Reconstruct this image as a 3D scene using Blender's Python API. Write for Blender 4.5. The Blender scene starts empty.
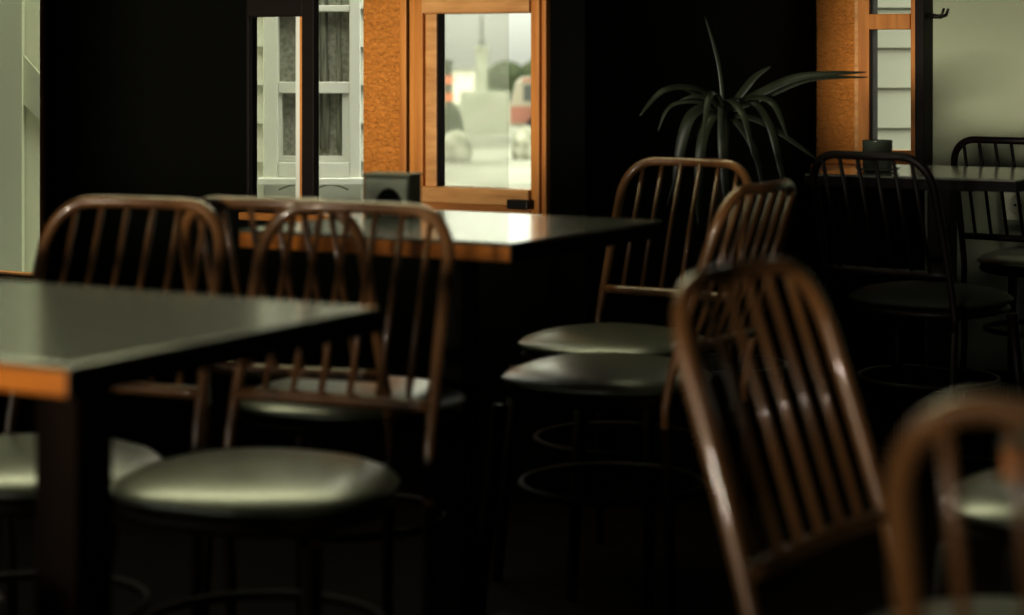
import bpy, bmesh, math, random
from mathutils import Vector, Matrix
random.seed(7)
C = bpy.context.scene.collection
PI = math.pi
F = 2050.0
EYE = 1.03

# ------------------------------------------------------------------ materials
def mat(name, col, rough=0.5, spec=0.5, metal=0.0, noise=None, bump=None, coat=0.0, stretch=(1, 1, 1)):
    m = bpy.data.materials.new(name); m.use_nodes = True
    nt = m.node_tree; b = nt.nodes['Principled BSDF']
    b.inputs['Base Color'].default_value = (*col, 1)
    b.inputs['Roughness'].default_value = rough
    b.inputs['Specular IOR Level'].default_value = spec
    b.inputs['Metallic'].default_value = metal
    b.inputs['Coat Weight'].default_value = coat
    tc = nt.nodes.new('ShaderNodeTexCoord'); mp = nt.nodes.new('ShaderNodeMapping')
    mp.inputs['Scale'].default_value = stretch
    nt.links.new(tc.outputs['Object'], mp.inputs['Vector'])
    if noise:
        sc, col2, det = noise
        n = nt.nodes.new('ShaderNodeTexNoise'); n.inputs['Scale'].default_value = sc; n.inputs['Detail'].default_value = det
        r = nt.nodes.new('ShaderNodeValToRGB')
        r.color_ramp.elements[0].position = .35; r.color_ramp.elements[1].position = .68
        r.color_ramp.elements[0].color = (*col2, 1); r.color_ramp.elements[1].color = (*col, 1)
        nt.links.new(mp.outputs[0], n.inputs['Vector']); nt.links.new(n.outputs['Fac'], r.inputs[0])
        nt.links.new(r.outputs[0], b.inputs['Base Color'])
    if bump:
        sc, st, dist = bump
        n = nt.nodes.new('ShaderNodeTexNoise'); n.inputs['Scale'].default_value = sc; n.inputs['Detail'].default_value = 3
        n.inputs['Distortion'].default_value = .6
        bp = nt.nodes.new('ShaderNodeBump'); bp.inputs['Strength'].default_value = st; bp.inputs['Distance'].default_value = dist
        nt.links.new(mp.outputs[0], n.inputs['Vector']); nt.links.new(n.outputs['Fac'], bp.inputs['Height'])
        nt.links.new(bp.outputs[0], b.inputs['Normal'])
    return m

def glassmat(name, tint, milk=0.0, milkcol=(.6, .65, .55)):
    m = bpy.data.materials.new(name); m.use_nodes = True
    nt = m.node_tree; nt.nodes.clear()
    out = nt.nodes.new('ShaderNodeOutputMaterial')
    tr = nt.nodes.new('ShaderNodeBsdfTransparent'); tr.inputs[0].default_value = (*tint, 1)
    gl = nt.nodes.new('ShaderNodeBsdfGlossy'); gl.inputs['Roughness'].default_value = .02
    fr = nt.nodes.new('ShaderNodeFresnel'); fr.inputs[0].default_value = 1.35
    mx = nt.nodes.new('ShaderNodeMixShader')
    nt.links.new(fr.outputs[0], mx.inputs[0]); nt.links.new(tr.outputs[0], mx.inputs[1]); nt.links.new(gl.outputs[0], mx.inputs[2])
    last = mx
    if milk:
        tl = nt.nodes.new('ShaderNodeBsdfTranslucent'); tl.inputs[0].default_value = (*milkcol, 1)
        m2 = nt.nodes.new('ShaderNodeMixShader'); m2.inputs[0].default_value = milk
        nt.links.new(mx.outputs[0], m2.inputs[1]); nt.links.new(tl.outputs[0], m2.inputs[2]); last = m2
    nt.links.new(last.outputs[0], out.inputs[0])
    return m

def shiny(m, rough, ior):
    b = m.node_tree.nodes['Principled BSDF']; b.inputs['Coat Weight'].default_value = 1; b.inputs['Coat Roughness'].default_value = rough; b.inputs['Coat IOR'].default_value = ior; return m

M = dict(
    bent=mat('bent_wood', (.19, .090, .031), .33, .45, noise=(14, (.11, .050, .017), 4), coat=.6, stretch=(1, 1, .25)),
    bent_shaded=mat('bent_wood_shaded', (.012, .006, .003), .6, .15, noise=(14, (.008, .004, .002), 4)),  # bent wood darkened in colour so legs and stretchers read as shaded
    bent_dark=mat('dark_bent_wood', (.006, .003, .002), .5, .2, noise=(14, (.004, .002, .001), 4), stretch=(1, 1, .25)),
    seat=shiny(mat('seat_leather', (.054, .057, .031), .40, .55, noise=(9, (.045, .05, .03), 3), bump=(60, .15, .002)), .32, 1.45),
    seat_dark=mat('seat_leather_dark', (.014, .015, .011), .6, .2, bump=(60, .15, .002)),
    lam=shiny(mat('table_laminate', (.062, .065, .040), .4, .6, noise=(5, (.05, .054, .036), 3)), .16, 1.9),
    edge=mat('table_edge_wood', (.55, .19, .014), .45, .4, noise=(18, (.42, .14, .018), 4), stretch=(.3, .3, 3)),
    iron=mat('black_iron', (.005, .004, .003), .7, .1),
    leg_wood=mat('table_leg_wood', (.016, .007, .002), .8, .1, noise=(12, (.012, .005, .002), 3), stretch=(1, 1, .2)),
    black=mat('black_wall_paint', (.0035, .0035, .0018), .9, .06, bump=(30, .1, .002)),
    deep=mat('deep_black_paint', (.0025, .0025, .0018), .95, .04),
    stucco=mat('orange_stucco', (.62, .265, .062), .85, .15, noise=(8, (.55, .225, .05), 5), bump=(62, .9, .024), stretch=(1, 1, 1.6)),
    frame=mat('orange_window_wood', (.58, .255, .06), .5, .3, noise=(11, (.40, .155, .034), 5), bump=(40, .2, .002), stretch=(3, 3, .25)),
    frame_pale=mat('pale_window_wood', (.60, .33, .13), .5, .3, noise=(16, (.44, .22, .08), 5), stretch=(.5, 3, 3)),
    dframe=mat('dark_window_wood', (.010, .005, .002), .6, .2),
    sillm=mat('sill_wood', (.45, .19, .045), .4, .4, noise=(10, (.3, .12, .03), 4), stretch=(.4, 3, 3)),
    cream=mat('cream_plaster', (.37, .39, .275), .85, .2, noise=(3, (.34, .36, .25), 3), bump=(60, .1, .002)),
    cream2=mat('outside_cream_plaster', (.86, .88, .68), .9, .1, noise=(3, (.80, .82, .63), 3)),
    cream3=mat('outside_plaster_shaded', (.66, .68, .51), .9, .1),  # plaster copy with shade put into its colour
    floor=mat('dark_floor', (.006, .003, .0015), .8, .05, noise=(6, (.003, .0017, .001), 3), stretch=(1, 8, 1)),
    ceil=mat('dark_ceiling', (.008, .008, .006), .9, .1),
    siding=mat('white_siding', (.68, .68, .60), .7, .3),
    shed=mat('shed_siding', (.27, .27, .235), .8, .2),
    whitew=mat('white_window_paint', (.66, .66, .59), .6, .3),
    hpane=mat('house_window_glass', (.42, .42, .35), .25, .6, noise=(60, (.26, .26, .21), 6)),
    curtain=mat('grey_curtain', (.30, .30, .24), .9, .1, noise=(20, (.10, .10, .08), 4), stretch=(5, 1, .3)),
    road=mat('pale_road', (.25, .25, .215), .9, .1, noise=(.5, (.14, .14, .115), 10)),
    concrete=mat('pale_concrete', (.30, .31, .26), .9, .1, noise=(2, (.25, .26, .21), 5)),
    rock=mat('boulder', (.32, .32, .27), .9, .1, noise=(4, (.12, .12, .09), 5)),
    bush=mat('dark_bush', (.07, .085, .05), .9, .1, noise=(6, (.03, .035, .02), 5)),
    carbody=mat('van_body', (.20, .18, .14), .4, .5), carred=mat('van_red', (.19, .085, .06), .5, .4),
    cardark=mat('van_window', (.06, .065, .06), .2, .5), tyre=mat('tyre', (.02, .02, .02), .8, .2),
    orangep=mat('traffic_orange', (.5, .15, .06), .6, .3),
    roof=mat('grey_roof', (.2, .2, .18), .8, .2),
    leaf=mat('yucca_leaf', (.032, .038, .021), .42, .4, noise=(20, (.016, .020, .010), 3), stretch=(1, 1, .1)),
    stem=mat('plant_stem', (.05, .035, .02), .8, .2), pot=mat('dark_pot', (.014, .012, .01), .5, .3),
    steel=mat('brushed_steel', (.16, .17, .12), .4, .4, metal=.3, noise=(6, (.10, .105, .075), 4)),
    hole=mat('black_opening', (.004, .004, .004), .9, .05),
    napkin=mat('paper_napkin', (.5, .5, .4), .9, .1),
    jar=mat('candle_jar', (.06, .07, .05), .25, .5), wax=mat('wax', (.35, .34, .25), .7, .3),
    plastic=mat('cream_plastic', (.75, .76, .58), .4, .4), metal=mat('dark_metal', (.03, .025, .02), .35, .5, metal=.6),
    glass=glassmat('window_glass', (.96, .965, .945)),
    milk=glassmat('reflection_band_glass', (.95, .95, .93), .18, (.9, .9, .85)),
    wire=mat('wire', (.1, .1, .09), .8, .1),
)

# ------------------------------------------------------------------ helpers
def obj(name, bm, m, parent=None, smooth=False, bevel=0):
    me = bpy.data.meshes.new(name)
    bmesh.ops.recalc_face_normals(bm, faces=bm.faces[:])
    bm.to_mesh(me); bm.free(); me.materials.append(m)
    if smooth:
        for p in me.polygons: p.use_smooth = True
    o = bpy.data.objects.new(name, me); C.objects.link(o)
    if parent: o.parent = parent
    if bevel:
        b = o.modifiers.new('bevel', 'BEVEL'); b.width = bevel; b.segments = 2; b.limit_method = 'ANGLE'
    return o

def bx(bm, x0, x1, y0, y1, z0, z1, mtx=None):
    v = [bm.verts.new(p) for p in [(x0, y0, z0), (x1, y0, z0), (x1, y1, z0), (x0, y1, z0), (x0, y0, z1), (x1, y0, z1), (x1, y1, z1), (x0, y1, z1)]]
    for f in [(0, 3, 2, 1), (4, 5, 6, 7), (0, 1, 5, 4), (1, 2, 6, 5), (2, 3, 7, 6), (3, 0, 4, 7)]: bm.faces.new([v[i] for i in f])
    if mtx: bmesh.ops.transform(bm, matrix=mtx, verts=v)
    return bm

def box(*a, **k): return bx(bmesh.new(), *a, **k)

def prism(pts, z0, z1):
    bm = bmesh.new()
    a = [bm.verts.new((x, y, z0)) for x, y in pts]; b = [bm.verts.new((x, y, z1)) for x, y in pts]
    bm.faces.new(a[::-1]); bm.faces.new(b); n = len(pts)
    for i in range(n): bm.faces.new([a[i], a[(i + 1) % n], b[(i + 1) % n], b[i]])
    return bm

def tube(bm, pts, rad, seg=10, closed=False, flat=1.0):
    pts = [Vector(p) for p in pts]; n = len(pts); rings = []
    rf = rad if callable(rad) else (lambda t: rad)
    up = None
    for i, p in enumerate(pts):
        if closed: t = (pts[(i + 1) % n] - pts[i - 1]).normalized()
        else: t = (pts[min(i + 1, n - 1)] - pts[max(i - 1, 0)]).normalized()
        if up is None:
            up = Vector((0, 1, 0)) if abs(t.y) < .9 else Vector((1, 0, 0))
        s = t.cross(up).normalized(); up = s.cross(t).normalized()
        r = rf(i / (n - 1))
        rings.append([bm.verts.new(p + (s * math.cos(a) + up * math.sin(a) * flat) * r) for a in [2 * PI * k / seg for k in range(seg)]])
    for i in range(n if closed else n - 1):
        A, B = rings[i], rings[(i + 1) % n]
        for k in range(seg): bm.faces.new([A[k], A[(k + 1) % seg], B[(k + 1) % seg], B[k]])
    if not closed: bm.faces.new(rings[0][::-1]); bm.faces.new(rings[-1])
    return bm

def lathe(prof, seg=28):
    bm = bmesh.new(); rings = []
    for r, z in prof: rings.append([bm.verts.new((max(r, 1e-4) * math.cos(2 * PI * k / seg), max(r, 1e-4) * math.sin(2 * PI * k / seg), z)) for k in range(seg)])
    for A, B in zip(rings, rings[1:]):
        for k in range(seg): bm.faces.new([A[k], A[(k + 1) % seg], B[(k + 1) % seg], B[k]])
    bm.faces.new(rings[0][::-1]); bm.faces.new(rings[-1])
    return bm

def tag(o, label=None, cat=None, group=None, kind=None):
    if label: o['label'] = label
    if cat: o['category'] = cat
    if group: o['group'] = group
    if kind: o['kind'] = kind
    return o

def empty(name, loc=(0, 0, 0), rz=0):
    o = bpy.data.objects.new(name, None); C.objects.link(o); o.empty_display_size = .1
    o.location = loc; o.rotation_euler = (0, 0, rz); return o

def copy_tree(o, parent=None):
    c = o.copy(); C.objects.link(c)
    if parent: c.parent = parent
    for ch in o.children: copy_tree(ch, c)
    return c

RZ = math.radians(-30)

# ------------------------------------------------------------------ chairs
W = .161; ZT = .809; ZR = .54
def yb(z):                                  # lean of the back plane
    if z >= .45: return -.192 - .115 * ((z - .45) / .37) ** 1.15
    return -.192 - .02 * ((.45 - z) / .45) ** 1.5
def seat_bm(w, d, z0, z1, puff=0):
    bm = bmesh.new(); seg = 48; rings = []
    def ring(k, z):
        r = []
        for i in range(seg):
            a = 2 * PI * i / seg; e = .80
            x = math.copysign(abs(math.cos(a)) ** e, math.cos(a)) * w * k
            y = math.copysign(abs(math.sin(a)) ** e, math.sin(a)) * d * k
            if y < 0: x *= 1 - .10 * (-y / d)
            r.append(bm.verts.new((x, y, z)))
        return r
    prof = [(.90, z0), (.97, z0 + .004), (1, z0 + (z1 - z0) * .45), (.975, z1 - .006), (.93, z1), (.8, z1 + puff * .5), (.5, z1 + puff), (.02, z1 + puff * 1.1)]
    for k, z in prof: rings.append(ring(k, z))
    for A, B in zip(rings, rings[1:]):
        for i in range(seg): bm.faces.new([A[i], A[(i + 1) % seg], B[(i + 1) % seg], B[i]])
    bm.faces.new(rings[0][::-1]); bm.faces.new(rings[-1]); return bm

def make_chair(wood, seatm, legm):
    t = empty('spindle_back_chair')
    # bow: posts from the seat up and the bent top
    pts = []; R = .068
    def wx(z): return W - .010 * (1 - (ZT - z) / (ZT - .42))
    for k in range(9):
        z = .40 + (ZT - R - .40) * k / 8; pts.append((-wx(z) , yb(z), z))
    for k in range(1, 9):
        a = PI - PI / 2 * k / 8; z = ZT - R + R * math.sin(a); pts.append((-(wx(ZT) - R) + R * math.cos(a), yb(z), z))
    top = [(x, yb(ZT) - .012 * (1 - (x / W) ** 2), ZT) for x in (-.05, 0, .05)]
    pts += top
    for k in range(8, 0, -1):
        a = PI - PI / 2 * k / 8; z = ZT - R + R * math.sin(a); pts.append(((wx(ZT) - R) - R * math.cos(a), yb(z), z))
    for k in range(8, -1, -1):
        z = .40 + (ZT - R - .40) * k / 8; pts.append((wx(z), yb(z), z))
    obj('back_frame', tube(bmesh.new(), pts, lambda q: 0.0075 + .0021 * min(1, min(q, 1 - q) / .17), 12), wood, t, True)
    obj('back_rail', tube(bmesh.new(), [(x, yb(ZR) - .008 * (1 - (x / W) ** 2), ZR) for x in [-W + .002 + (2 * W - .004) * k / 8 for k in range(9)]], .0095, 10), wood, t, True)
    for k in range(6):
        f = (k - 2.5) / 2.5
        xt = f * (W - .048); xb = f * (W - .046); zt = ZT - (.004 if abs(f) < .9 else .014)
        obj('spindle', tube(bmesh.new(), [(xb, yb(ZR) - .006, ZR), (xb + (xt - xb) * .5, yb((ZR + zt) / 2) - .008, (ZR + zt) / 2), (xt, yb(zt) - .008, zt)], .0049, 8), wood, t, True)
    obj('seat', seat_bm(.190, .180, .452, .472, .018), seatm, t, True)
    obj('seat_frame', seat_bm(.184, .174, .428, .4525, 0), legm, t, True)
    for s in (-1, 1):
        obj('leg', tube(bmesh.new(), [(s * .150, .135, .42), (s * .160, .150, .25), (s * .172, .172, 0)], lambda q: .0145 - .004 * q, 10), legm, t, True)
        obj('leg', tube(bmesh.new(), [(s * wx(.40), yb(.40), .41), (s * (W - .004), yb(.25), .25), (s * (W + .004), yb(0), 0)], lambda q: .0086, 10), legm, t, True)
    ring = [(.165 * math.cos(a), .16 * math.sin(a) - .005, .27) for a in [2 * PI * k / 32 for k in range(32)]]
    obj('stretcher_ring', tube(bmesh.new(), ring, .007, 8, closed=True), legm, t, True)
    return t

base_light = make_chair(M['bent'], M['seat'], M['bent_shaded'])
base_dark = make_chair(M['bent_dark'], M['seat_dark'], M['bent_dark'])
used = {}
def place(src, x, y, fx, fy, label, group=None):
    o = src if src.name not in used else copy_tree(src)
    used[src.name] = 1; x += .012 * fx; y += .012 * fy
    o.location = (x, y, 0); o.rotation_euler = (0, 0, math.atan2(-fx, fy))
    return tag(o, label, 'chair', group or 'spindle back chairs around the cafe tables')

place(base_light, -.672, 2.86, -.35, -.937, 'brown bentwood spindle chair at far side of the long table, before the black pier')
place(base_light, -.334, 2.75, -.38, -.925, 'brown bentwood spindle chair facing the long table near its free corner')
place(base_light, -.275, 3.40, .35, .937, 'bentwood spindle chair tucked under the window table, back turned to the camera')
place(base_light, .215, 4.10, -.55, -.835, 'brown spindle chair with slim bow beyond the window table, in front of the plant')
place(base_light, .183, 3.66, -.86, .51, 'spindle chair seen side on at the right side of the window table')
place(base_light, .474, 1.945, .82, -.57, 'large blurred brown spindle chair turned right in the near foreground')
place(base_light, .520, 1.505, .5, .866, 'closest blurred bentwood chair at bottom right, its bow cut by the frame')
place(base_light, .75, 2.62, -.866, .5, 'grey chair seat showing behind the closest chair, backrest out of frame')
place(base_light, -.735, 2.10, .5, .866, 'chair seat just visible at bottom left below the long table')
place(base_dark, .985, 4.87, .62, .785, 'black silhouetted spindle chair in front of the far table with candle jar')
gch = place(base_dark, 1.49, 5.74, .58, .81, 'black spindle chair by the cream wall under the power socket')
for ch in gch.children:
    if ch.name.split('.')[0] == 'seat':
        ch.material_slots[0].link = 'OBJECT'; ch.material_slots[0].material = M['seat']

# ------------------------------------------------------------------ tables
def make_table(x, y, L, D, label, peds, pedm, z=.745, em='edge'):
    t = empty('cafe_table', (x, y, 0), RZ); tag(t, label, 'table')
    obj('tabletop', box(-L / 2 + .0015, L / 2 - .0015, -D / 2 + .0015, D / 2 - .0015, z - .006, z), M['lam'], t, bevel=.0015)
    obj('edge_band', box(-L / 2 + .004, L / 2 - .004, -D / 2, D / 2, z - .030, z - .0055), M[em], t, bevel=.002)
    for sx in (-1, 1): obj('shaded_side_edge', box(min(sx * L / 2, sx * (L / 2 - .0045)), max(sx * L / 2, sx * (L / 2 - .0045)), -D / 2, D / 2, z - .030, z - .0055), M['iron'], t)  # near-black strips, shade on these sides put into the colour
    for px in peds:
        obj('pedestal', box(px - .030, px + .030, -.030, .030, .03, z - .03), pedm, t, bevel=.004)
        bm = bmesh.new(); bx(bm, px - .19, px + .19, -.028, .028, 0, .032); bx(bm, px - .028, px + .028, -.2, .2, 0, .034)
        obj('foot_cross', bm, M['iron'], t, bevel=.005)
        obj('mounting_plate', box(px - .11, px + .11, -.11, .11, z - .042, z - .030), M['iron'], t)
    return t
make_table(-.755, 2.397, 1.10, .52, 'long dark topped cafe table with orange wood edge in left foreground', (-.32, .32), M['leg_wood'])
make_table(-.096, 3.512, .53, .53, 'square dark cafe table with glossy top standing by the middle window', (0,), M['iron'])
make_table(1.083, 5.16, .53, .53, 'far cafe table holding a candle jar near the cream wall', (0,), M['iron'], em='iron')
make_table(.723, 1.625, .53, .53, 'blurred cafe table corner with orange edge at right foreground', (0,), M['iron'])

# napkin dispenser
t = empty('napkin_dispenser', (-.216, 3.70, .745), RZ + math.radians(10)); tag(t, 'grey metal napkin dispenser with dark arched opening on the window table', 'napkin holder')
bm = bmesh.new(); w = .046
out = [(-w, 0), (w, 0), (w, .072), (-w, .072)]
bx(bm, -w, w, -.030, .030, 0, .074); obj('case', bm, M['steel'], t, bevel=.006)
bm = bmesh.new(); vs = [bm.verts.new((.030 * math.cos(a) + .006, -.0312, .004 + .048 * math.sin(a))) for a in [PI * k / 16 for k in range(17)]]
f = bm.faces.new(vs); r = bmesh.ops.extrude_face_region(bm, geom=[f]); bmesh.ops.translate(bm, vec=(0, .0012, 0), verts=[v for v in r['geom'] if isinstance(v, bmesh.types.BMVert)])
obj('arched_opening', bm, M['hole'], t)
obj('lid', box(-.047, .047, -.031, .031, .0725, .078), M['steel'], t, bevel=.003)
# candle jar
t = empty('candle_jar', (.918, 5.15, .745)); tag(t, 'small dark candle jar on a saucer on the far table', 'candle jar')
obj('glass_jar', lathe([(.034, .008), (.036, .012), (.037, .075), (.0385, .078), (.035, .079), (.034, .074), (.033, .06)]), M['jar'], t, True)
obj('candle', lathe([(.030, .012), (.032, .058), (.01, .060)]), M['wax'], t, True)
obj('saucer', lathe([(.030, 0), (.05, .004), (.056, .010), (.052, .010), (.03, .006)]), M['jar'], t, True)

# ------------------------------------------------------------------ room
WA = (.082, 4.80, 0); WB = (.97, 6.45, 0)
def local(o, org): o.location = org; o.rotation_euler = (0, 0, RZ); return o
def struct(name, bm, m, org=None, **k):
    o = obj(name, bm, m, **k); o['kind'] = 'structure'
    if org: local(o, org)
    return o
ZH = 2.25; ZC = 2.9; TH = .03
bm = bmesh.new()
bx(bm, -.867, .0, 0, TH, 0, .62)
bx(bm, -1.563, -.867, 0, TH, 0, ZH)
bx(bm, -2.15, -1.563, 0, TH, 0, .42)
bx(bm, -3.22, -2.15, 0, TH, 0, ZH)
bx(bm, -3.22, 0, 0, TH, ZH, ZC)
struct('wall_back', bm, M['black'], WA)
struct('wall_pier', box(-.528, -.405, .015, TH, .62, ZH), M['stucco'], WA)
bm = prism([(.082, 4.80), (.169, 4.75), (.957, 6.457), (.90, 6.49)], 0, ZC)
struct('wall_return', bm, M['deep'])
bm = bmesh.new()
bx(bm, .34, 2.35, 0, TH, 0, ZH); bx(bm, -.05, 2.35, 0, TH, ZH, ZC)
struct('wall_far_right', bm, M['cream'], WB)
struct('wall_below_window', box(-.05, .34, 0, TH, 0, .665), M['deep'], WB)
struct('wall_far_pier', box(-.05, .132, .012, TH, .69, ZH), M['stucco'], WB)
# left wall; sill and header of its unseen window shaped to trim the light
bm = bmesh.new(); x0, x1 = -2.82, -2.70
bx(bm, x0, x1, -5.6, -5.2, 0, ZC); bx(bm, x0, x1, 2.2, 6.5, 0, ZC); bx(bm, x0, x1, -5.2, 2.2, 0, .64); bx(bm, x0, x1, -5.2, 2.2, 1.42, ZC)
struct('wall_left', bm, M['deep'])
struct('wall_right', box(2.92, 3.05, -5.6, 5.5, 0, ZC), M['deep'])
struct('wall_front', box(-2.82, 3.05, -5.72, -5.6, 0, ZC), M['deep'])
poly = [(-2.82, -5.7), (3.05, -5.7), (3.05, 5.36), (.97, 6.57), (.92, 6.52), (.10, 4.90), (-2.82, 6.58)]
struct('floor', prism(poly, -.12, 0), M['floor'])
struct('ceiling', prism(poly, ZC, ZC + .1), M['ceil'])
# baseboard along the cream wall
struct('baseboard_far_right', box(.0, 2.3, -.012, 0, 0, .09), M['black'], WB)

# --- window 1 : orange framed sash
win = empty('window_1', WA, RZ); win['kind'] = 'structure'
FZ0, P0, P1, P2, P3 = .665, .722, 1.136, 1.215, 2.15
obj('outer_trim', box(-.405, -.385, -.012, .06, .64, ZH), M['frame'], win, bevel=.003)
obj('gap_strip', box(-.3795, -.370, -.002, .05, .64, ZH), M['hole'], win)
bm = bmesh.new(); bx(bm, -.370, -.350, -.022, .06, .62, ZH); bx(bm, -.0045, .008, -.02, .06, .62, ZH)
obj('window_frame', bm, M['frame'], win, bevel=.003)
sash = obj('sash', box(-.350, -.325, -.032, .03, FZ0, ZH), M['frame'], win, bevel=.003)
obj('stile', box(-.325, -.292, -.022, .02, FZ0 + .02, ZH), M['frame_pale'], sash, bevel=.004)
obj('stile', box(-.028, -.0045, -.030, .02, FZ0, ZH), M['frame'], sash, bevel=.004)
obj('bottom_rail', box(-.345, -.026, -.044, .02, FZ0 + .018, P0), M['frame_pale'], sash, bevel=.004)
obj('drip_strip', box(-.335, -.026, -.034, .02, FZ0, FZ0 + .018), M['sillm'], sash, bevel=.002)
obj('transom_rail', box(-.325, -.026, -.040, .02, P1, P2), M['frame_pale'], sash, bevel=.004)
obj('glazing_bead', box(-.292, -.288, -.018, .01, P0, P1), M['dframe'], sash)
obj('pane', box(-.292, -.026, -.012, -.009, P0, P1), M['glass'], sash)
obj('pane', box(-.292, -.026, -.008, -.004, P2, ZH), M['glass'], sash)
obj('reflection_band_pane', box(-.292, -.112, .012, .015, FZ0, ZH), M['milk'], win)  # added pane, its milky tint stands in for a pale reflection
lt = obj('latch', box(-.072, -.016, -.066, -.044, .678, .700), M['metal'], sash, bevel=.003)
# dark open sash on the left
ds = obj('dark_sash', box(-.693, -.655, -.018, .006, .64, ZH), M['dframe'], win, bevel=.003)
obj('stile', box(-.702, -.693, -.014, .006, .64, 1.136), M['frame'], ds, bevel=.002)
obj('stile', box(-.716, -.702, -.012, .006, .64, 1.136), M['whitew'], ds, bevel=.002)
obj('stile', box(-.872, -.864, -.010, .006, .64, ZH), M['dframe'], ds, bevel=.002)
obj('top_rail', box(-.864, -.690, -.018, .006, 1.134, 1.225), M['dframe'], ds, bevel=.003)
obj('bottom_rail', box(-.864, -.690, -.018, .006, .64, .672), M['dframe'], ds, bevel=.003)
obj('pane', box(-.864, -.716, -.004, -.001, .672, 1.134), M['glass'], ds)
struct('trim_1', box(-.867, .0, -.05, TH, .62, .64), M['sillm'], WA, bevel=.004)
# --- window 2 : far right
win = empty('window_2', WB, RZ); win['kind'] = 'structure'
obj('outer_trim', box(.118, .134, -.018, .05, .70, ZH), M['frame_pale'], win, bevel=.003)
bm = bmesh.new(); bx(bm, .134, .170, -.025, .04, .70, ZH); bx(bm, .303, .335, -.025, .04, .70, ZH)
fr = obj('window_frame', bm, M['frame'], win, bevel=.003)
obj('stile', box(.170, .178, -.015, .03, .745, ZH), M['dframe'], fr)
obj('transom_bar', box(.170, .303, -.03, .03, 1.118, 1.166), M['frame'], fr, bevel=.003)
obj('bottom_rail', box(.134, .335, -.03, .04, .70, .745), M['frame'], fr, bevel=.003)
obj('pane', box(.170, .303, 0, .004, .745, 1.118), M['glass'], fr); obj('pane', box(.170, .303, 0, .004, 1.166, ZH), M['glass'], fr)
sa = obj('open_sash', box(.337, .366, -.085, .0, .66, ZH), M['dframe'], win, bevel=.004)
bm = tube(bmesh.new(), [(.366, -.05, 1.16), (.392, -.05, 1.155), (.410, -.05, 1.160), (.418, -.052, 1.180)], lambda q: .007 - .003 * q, 8)
obj('handle', bm, M['metal'], sa, True)
struct('trim_2', box(-.03, .345, -.06, .04, .665, .70), M['sillm'], WB, bevel=.004)
# --- window 3 : strip at the left edge
win = empty('window_3', WA, RZ); win['kind'] = 'structure'
bm = bmesh.new(); bx(bm, -1.573, -1.560, -.01, .05, .42, ZH); bx(bm, -2.15, -2.13, -.01, .05, .42, ZH)
fr = obj('window_frame', bm, M['frame'], win, bevel=.002)
obj('bottom_rail', box(-2.13, -1.573, -.02, .05, .42, .437), M['frame'], fr, bevel=.002)
obj('pane', box(-2.13, -1.573, .01, .014, .437, ZH), M['glass'], fr)

# power socket on the cream wall
t = empty('wall_socket', WB, RZ)
so = t; so.location = (WB[0] + .866 * .632, WB[1] - .5 * .632, .59)
tag(t, 'cream plastic power socket on the cream wall behind the black chair', 'socket')
obj('cover_plate', box(-.045, .045, -.010, 0, -.045, .045), M['plastic'], t, bevel=.004)
bm = lathe([(.026, 0), (.028, .008), (.021, .009), (.020, .003)]); bmesh.ops.rotate(bm, cent=(0, 0, 0), matrix=Matrix.Rotation(PI / 2, 3, 'X'), verts=bm.verts); bmesh.ops.translate(bm, vec=(0, -.008, 0), verts=bm.verts)
obj('socket_ring', bm, M['plastic'], t, True)
bm = bmesh.new()
for s in (-1, 1): bx(bm, s * .009 - .003, s * .009 + .003, -.0135, -.009, -.003, .003)
obj('pin_holes', bm, M['hole'], t)

# ------------------------------------------------------------------ plant
PX, PY, PZ = .508, 4.92, .895
t = empty('yucca_plant', (PX, PY, 0)); tag(t, 'tall potted yucca with long strap leaves against the black wall', 'plant')
obj('pot', lathe([(.09, 0), (.12, .02), (.145, .27), (.155, .28), (.155, .30), (.138, .30), (.13, .26), (.05, .26)]), M['pot'], t, True)
obj('stem', tube(bmesh.new(), [(0, 0, .25), (.01, 0, .5), (-.008, .005, .75), (0, 0, PZ + .02)], lambda q: .022 - .006 * q, 10), M['stem'], t, True)
def leaf(pts, w):
    """strap leaf along world-offset points (x, y, z relative to the crown)"""
    P = [Vector((0, 0, 0))] + [Vector(p) for p in pts]
    S = []                                   # catmull-rom
    n = len(P)
    for i in range(n - 1):
        a, b, c, d = P[max(i - 1, 0)], P[i], P[i + 1], P[min(i + 2, n - 1)]
        for k in range(6):
            q = k / 6; S.append(.5 * ((2 * b) + (c - a) * q + (2 * a - 5 * b + 4 * c - d) * q * q + (3 * b - a - 3 * c + d) * q ** 3))
    S.append(P[-1]); bm = bmesh.new(); rows = []; N = len(S)
    for i, p in enumerate(S):
        tn = (S[min(i + 1, N - 1)] - S[max(i - 1, 0)]).normalized()
        side = tn.cross(Vector((0, -.75, .66))).normalized(); nm = side.cross(tn).normalized()
        q = i / (N - 1); ww = w * (.55 + .45 * min(1, q * 4)) * (1 - max(0, (q - .55) / .45) ** 1.6) + .0006
        p = p + Vector((0, 0, PZ))
        rows.append([bm.verts.new(p - side * ww), bm.verts.new(p - nm * ww * .35), bm.verts.new(p + side * ww)])
    for A, B in zip(rows, rows[1:]):
        bm.faces.new([A[0], A[1], B[1], B[0]]); bm.faces.new([A[1], A[2], B[2], B[1]])
    o = obj('leaf', bm, M['leaf'], t, True)
    s = o.modifiers.new('thick', 'SOLIDIFY'); s.thickness = .0012
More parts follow.
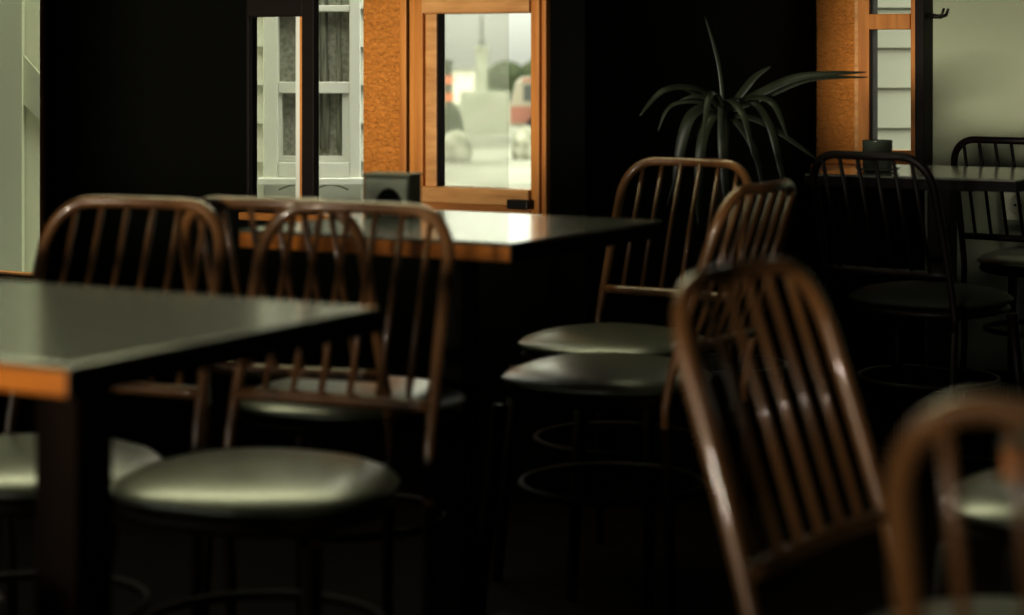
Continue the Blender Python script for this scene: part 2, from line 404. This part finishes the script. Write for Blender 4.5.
# drooping and upright leaves (x right, y away, z up), scale about 417 px per metre
LV = [([(-.012, 0, .12), (-.045, 0, .235)], .005), ([(.035, -.02, .045), (.07, -.04, .09), (.105, -.06, .115)], .011),
      ([(-.03, -.02, .035), (-.07, -.04, .045), (-.11, -.05, .035)], .008), ([(-.04, -.04, .02), (-.09, -.07, -.01), (-.118, -.08, -.12), (-.125, -.08, -.22)], .016),
      ([(-.008, -.05, .02), (-.012, -.08, -.06), (-.005, -.09, -.18), (0, -.09, -.26)], .012), ([(-.03, -.05, 0), (-.06, -.09, -.06), (-.07, -.1, -.17), (-.07, -.1, -.26)], .014),
      ([(-.06, -.01, .03), (-.13, -.02, .02), (-.16, -.03, -.04)], .006), ([(.08, -.03, .05), (.18, -.05, .092), (.33, -.07, .102)], .014), ([(.10, -.03, .045), (.20, -.05, .085), (.335, -.06, .090)], .009),
      ([(.06, -.04, .03), (.10, -.07, -.02), (.125, -.08, -.12), (.14, -.08, -.2)], .010),
      ([(.07, -.03, -.01), (.14, -.06, -.05), (.22, -.08, -.11)], .009),
      ([(-.05, 0, .04), (-.12, -.02, .07)], .005), 
      ([(-.06, -.05, .06), (-.15, -.1, .06), (-.21, -.13, .0)], .010), ([(0, -.08, .04), (.03, -.16, .0), (.05, -.19, -.1)], .010),
      ([(-.02, -.07, .05), (-.05, -.15, .04), (-.07, -.20, -.06)], .010), ([(.05, -.07, .04), (.1, -.14, .03), (.13, -.18, -.05)], .010),
      ([(.03, -.03, -.02), (.07, -.05, -.09), (.09, -.05, -.2)], .009), ([(-.05, -.02, -.02), (-.1, -.03, -.1), (-.14, -.03, -.22)], .009)]
for p, w in LV: leaf(p, w * .82)

# ------------------------------------------------------------------ outside
GZ = -1.0
o = struct('ground', box(-40, 40, 6.9, 220, GZ - .2, GZ), M['road'])
# neighbouring house
HY = 7.4
t = empty('neighbour_house', (0, HY, GZ)); tag(t, 'white weatherboard house with sash window seen through the open casement', 'house')
def hz(z): return z - GZ
X0, X1 = -1.02, -.43
wx0, wx1, wz0, wz1 = -.895, -.545, .585, 1.62
bm = bmesh.new()
bx(bm, X0, wx0, .02, 3, 0, 4); bx(bm, wx1, X1, .02, 3, 0, 4); bx(bm, wx0, wx1, .02, 3, 0, hz(wz0)); bx(bm, wx0, wx1, .02, 3, hz(wz1), 4)
bx(bm, wx0, wx1, 1, 3, hz(wz0), hz(wz1))
for k in range(29):                          # lapped boards
    z0 = k * .138; z1 = z0 + .136
    for a, b in ([(X0, X1)] if (z1 <= hz(wz0) or z0 >= hz(wz1)) else [(X0, wx0), (wx1, X1)]):
        v = [bm.verts.new(p) for p in [(a, -.014, z0), (b, -.014, z0), (b, .02, z0), (a, .02, z0), (a, .012, z1), (b, .012, z1), (b, .02, z1), (a, .02, z1)]]
        for f in [(0, 3, 2, 1), (4, 5, 6, 7), (0, 1, 5, 4), (1, 2, 6, 5), (2, 3, 7, 6), (3, 0, 4, 7)]: bm.faces.new([v[i] for i in f])
obj('siding_wall', bm, M['siding'], t)
bm = prism([(X0 - .2, -.3), (X1 + .2, -.3), (X1 + .2, 3.3), (X0 - .2, 3.3)], 4, 4.15); obj('roof', bm, M['roof'], t)
bm = bmesh.new()
bx(bm, wx0, -.842, -.03, .06, hz(wz0), hz(wz1)); bx(bm, -.585, wx1, -.03, .06, hz(wz0), hz(wz1)); bx(bm, wx0, wx1, -.03, .06, hz(1.55), hz(wz1)); bx(bm, -.842, -.585, -.03, .06, hz(.60), hz(.655))
wf = obj('window_frame', bm, M['whitew'], t, bevel=.004)
obj('window_sill', box(wx0 - .02, wx1 + .02, -.06, .03, hz(.575), hz(.60)), M['whitew'], wf, bevel=.004)
obj('meeting_rail', box(-.842, -.585, -.025, .04, hz(.903), hz(.944)), M['whitew'], wf, bevel=.003)
obj('upper_rail', box(-.842, -.585, -.025, .04, hz(1.197), hz(1.220)), M['whitew'], wf, bevel=.003)
bm = bmesh.new(); bx(bm, -.842, -.83, -.015, .04, hz(.676), hz(.902)); bx(bm, -.612, -.585, -.015, .04, hz(.676), hz(.902)); bx(bm, -.842, -.585, -.015, .04, hz(.656), hz(.676))
obj('lower_sash', bm, M['whitew'], wf)
obj('pane', box(-.842, -.585, .03, .034, hz(.944), hz(1.55)), M['hpane'], wf); obj('pane', box(-.842, -.585, .03, .034, hz(.655), hz(.903)), M['hpane'], wf)
bm = bmesh.new()
for xc, ww in ((-.68, .03), (-.625, .018)):
    tube(bm, [(xc, .022, hz(.70)), (xc + .004, .020, hz(.85)), (xc - .003, .021, hz(1.1)), (xc, .02, hz(1.5))], lambda q: ww * (.55 + .35 * math.sin(q * 9)), 8, flat=.2)
obj('curtain', bm, M['curtain'], wf, True)
# arched moulding under its window
pts = [(-.84 + .25 * k / 24, -.012, hz(.555) + .012 * abs(math.sin(PI * 2 * k / 24)) * 1.5) for k in range(25)]
obj('moulding', tube(bmesh.new(), pts, .0035, 6), M['concrete'], t)

# cream garden wall behind the left window with its shadow modelled as darker plaster bands
o = obj('rendered_wall', box(-3.6, -1.30, 6.95, 7.15, GZ, 3.0), M['cream2']); tag(o, 'pale cream rendered wall outside the leftmost window strip', 'wall')
ca = empty('wall_shadow_bands', (0, 0, 0)); tag(ca, 'slanting and upright painted shadow bands across the cream rendered wall', 'painted shadow')
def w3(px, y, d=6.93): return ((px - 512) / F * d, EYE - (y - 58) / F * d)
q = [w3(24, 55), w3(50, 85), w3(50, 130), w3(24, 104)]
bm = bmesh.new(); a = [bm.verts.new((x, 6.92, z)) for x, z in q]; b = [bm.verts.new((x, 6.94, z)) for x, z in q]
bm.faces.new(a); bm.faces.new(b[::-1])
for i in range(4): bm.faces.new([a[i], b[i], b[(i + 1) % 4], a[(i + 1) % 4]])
obj('slanted_shadow', bm, M['cream3'], ca)
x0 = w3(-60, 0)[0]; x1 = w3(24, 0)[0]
obj('upright_shadow', box(x0, x1, 6.90, 6.940, GZ, 3.0), M['cream3'], ca)

# siding fence-building behind window 2
t = empty('weatherboard_shed', (0, 0, GZ)); tag(t, 'pale weatherboard shed wall seen through the far right window', 'shed')
bm = bmesh.new(); bx(bm, 1.0, 2.6, 8.52, 9.5, 0, 3.6)
for k in range(22):
    z0 = .08 + k * .166; z1 = z0 + .160
    v = [bm.verts.new(p) for p in [(1.0, 8.49, z0), (2.6, 8.49, z0), (2.6, 8.52, z0), (1.0, 8.52, z0), (1.0, 8.505, z1), (2.6, 8.505, z1), (2.6, 8.52, z1), (1.0, 8.52, z1)]]
    for f in [(0, 3, 2, 1), (4, 5, 6, 7), (0, 1, 5, 4), (1, 2, 6, 5), (2, 3, 7, 6), (3, 0, 4, 7)]: bm.faces.new([v[i] for i in f])
obj('siding_wall', bm, M['shed'], t); obj('roof', box(.9, 2.7, 8.3, 9.6, 3.6, 3.7), M['roof'], t)

def at(px, d): return (px - 512) / F * d
def zat(y, d): return EYE - (y - 58) / F * d
def rock(px, d, w, h, label, seed):
    rnd = random.Random(seed); bm = bmesh.new(); bmesh.ops.create_icosphere(bm, subdivisions=3, radius=1)
    bumps = [(Vector((rnd.uniform(-1, 1), rnd.uniform(-1, 1), rnd.uniform(-1, 1))).normalized(), rnd.uniform(-.28, .22)) for _ in range(14)]
    for v in bm.verts:
        s = 1 + sum(a * max(0, v.co.normalized().dot(b) - .5) for b, a in bumps)
        v.co = Vector((v.co.x * w * s, v.co.y * w * .8 * s, max(v.co.z, -.5) * h * s + .5 * h))
    o = obj('boulder', bm, M['rock']); o.location = (at(px, d), d, GZ); return tag(o, label, 'rock')
rock(456, 40, .38, .42, 'pale boulder on the road at left of the street view', 3)
rock(529, 41, .36, .44, 'pale boulder on the road at right below the van', 5)
rock(449, 46, .35, .75, 'dark mound of rubble beyond the left boulder', 9).data.materials[0] = M['bush']
# gate pillar with finial and low block wall
t = empty('gate_pillar', (at(481.5, 60), 60, GZ)); tag(t, 'slim pale pillar with pointed finial standing in the street', 'pillar')
obj('shaft', box(-.17, .17, -.17, .17, 0, zat(49, 60) - GZ), M['concrete'], t)
obj('cap', box(-.24, .24, -.24, .24, zat(49, 60) - GZ, zat(46, 60) - GZ), M['concrete'], t)
z = zat(46, 60) - GZ; obj('finial', lathe([(.05, z), (.09, z + .1), (.04, z + .22), (.03, z + .9)], 10), M['wire'], t)
o = obj('concrete_block', box(at(460, 55), at(509, 55), 55, 56.5, GZ, zat(92, 55)), M['concrete']); tag(o, 'low pale concrete block behind the road', 'block')
t = empty('white_shed', (at(463, 90), 90, GZ)); tag(t, 'small white building far down the street with dark gaps', 'building')
obj('wall', box(-.65, .45, 0, 3, 0, zat(70, 90) - GZ), M['siding'], t)
bm = prism([(-.8, -.2), (.5, -.2), (.5, 3.2), (-.8, 3.2)], zat(70, 90) - GZ, zat(68, 90) - GZ); obj('roof', bm, M['roof'], t)
o = obj('leaning_plank', prism([(0, 0), (.9, 0), (.9, .3), (0, .3)], 0, .12), M['shed']); o.location = (at(468, 44), 44, GZ + .35); o.rotation_euler = (0, -math.radians(45), 0)
tag(o, 'white plank leaning up against the concrete block', 'plank')
o.location = (at(464, 50), 50, GZ + .02); o.scale = (1.6, 1, 1)
t = empty('traffic_post', (at(448, 45), 45, GZ)); tag(t, 'dark roadside post with two orange bands', 'post')
obj('post', lathe([(.10, 0), (.09, zat(60, 45) - GZ)], 12), M['bush'], t)
for ya, yb2 in ((76, 84), (93, 101)): obj('orange_band', lathe([(.12, zat(yb2, 45) - GZ), (.12, zat(ya, 45) - GZ)], 12), M['orangep'], t)
# van
t = empty('van', (at(535, 50), 50, GZ)); tag(t, 'cream and red van parked across the street, cut by the window frame', 'van')
prof = [(-.62, .35), (-.62, .85), (-.45, 1.45), (-.30, 1.55), (3.2, 1.6), (3.3, .35)]
bm = bmesh.new(); a = [bm.verts.new((x, 0, z)) for x, z in prof]; b = [bm.verts.new((x, 1.7, z)) for x, z in prof]
bm.faces.new(a); bm.faces.new(b[::-1])
for i in range(6): bm.faces.new([a[i], b[i], b[(i + 1) % 6], a[(i + 1) % 6]])
obj('body', bm, M['carbody'], t, bevel=.04)
obj('red_stripe', box(-.6, 3.28, -.02, 0, .45, .85), M['carred'], t)
obj('side_window', box(-.28, .9, -.02, 0, .98, 1.38), M['cardark'], t); obj('roof_stripe', box(-.3, 3.1, -.02, 0, 1.45, 1.55), M['carred'], t)
for x in (.1, 2.6):
    bm = lathe([(.32, -.05), (.32, .15)], 20); bmesh.ops.rotate(bm, cent=(0, 0, 0), matrix=Matrix.Rotation(PI / 2, 3, 'X'), verts=bm.verts); bmesh.ops.translate(bm, vec=(x, .1, .32), verts=bm.verts)
    obj('wheel', bm, M['tyre'], t)
rnd = random.Random(2); bm = bmesh.new()
for k in range(16):
    r = rnd.uniform(.5, 1.0); m4 = Matrix.Translation((rnd.uniform(-2.4, 2.4), rnd.uniform(-.6, .6), rnd.uniform(.4, 1.2)))
    bmesh.ops.create_icosphere(bm, subdivisions=2, radius=r, matrix=m4)
o = obj('hedge', bm, M['bush']); o.location = (at(545, 85), 85, GZ + .0); o['label'] = 'dark hedge far behind the van'; o['category'] = 'hedge'
#o = obj('overhead_wire', tube(bmesh.new(), [(-8 + k, 70, 1.3 + .006 * (k - 8) ** 2 + .05 * k) for k in range(17)], .02, 6), M['wire']); #tag(o, 'thin overhead wire crossing the pale sky', 'wire')

# ------------------------------------------------------------------ light
w = bpy.data.worlds.new('world'); bpy.context.scene.world = w; w.use_nodes = True
nt = w.node_tree; bg = nt.nodes['Background']
tc = nt.nodes.new('ShaderNodeTexCoord'); sp = nt.nodes.new('ShaderNodeSeparateXYZ'); rp = nt.nodes.new('ShaderNodeValToRGB')
rp.color_ramp.elements[0].position = .0; rp.color_ramp.elements[0].color = (.52, .58, .46, 1)
rp.color_ramp.elements[0].color = (.76, .78, .69, 1)
rp.color_ramp.elements[1].position = .30; rp.color_ramp.elements[1].color = (5.0, 5.15, 4.5, 1)
nt.links.new(tc.outputs['Generated'], sp.inputs[0]); nt.links.new(sp.outputs['Z'], rp.inputs[0]); nt.links.new(rp.outputs[0], bg.inputs[0])
bg.inputs[1].default_value = 1.0
L = bpy.data.lights.new('low_sun', 'SUN'); L.energy = 3.3; L.angle = math.radians(6); L.color = (1, .95, .82)
lo = bpy.data.objects.new('low_sun', L); C.objects.link(lo); lo.location = (-4, -5, 2)
lo.rotation_euler = Vector((-.443, -.896, .008)).to_track_quat('Z', 'Y').to_euler()
L2 = bpy.data.lights.new('added_sheen_light', 'AREA'); L2.shape = 'RECTANGLE'; L2.size = 2.8; L2.size_y = .5; L2.energy = 31; L2.color = (1, 1, .64); L2.spread = math.radians(130)  # unseen lamp added to put sheen on table tops and seats
lo2 = bpy.data.objects.new('added_sheen_light', L2); C.objects.link(lo2); lo2.location = (-.85, 4.5, 2.8)
lo2.rotation_euler = (Vector((-.85, 4.5, 2.8)) - Vector((-.4, 2.6, .3))).to_track_quat('Z', 'Y').to_euler()

# ------------------------------------------------------------------ camera
cam = bpy.data.cameras.new('camera'); co = bpy.data.objects.new('camera', cam); C.objects.link(co)
co.location = (0, 0, EYE); co.rotation_euler = (PI / 2, 0, 0)
cam.sensor_width = 36; cam.lens = F * 36 / 1024; cam.shift_y = -(307.5 - 58) / 1024
cam.dof.use_dof = True; cam.dof.focus_distance = 6.0; cam.dof.aperture_fstop = 3.4
cam.clip_start = .05; cam.clip_end = 400
bpy.context.scene.camera = co
sc = bpy.context.scene
sc.view_settings.view_transform = 'Standard'; sc.view_settings.look = 'None'; sc.view_settings.exposure = 0.1; sc.view_settings.gamma = 0.80
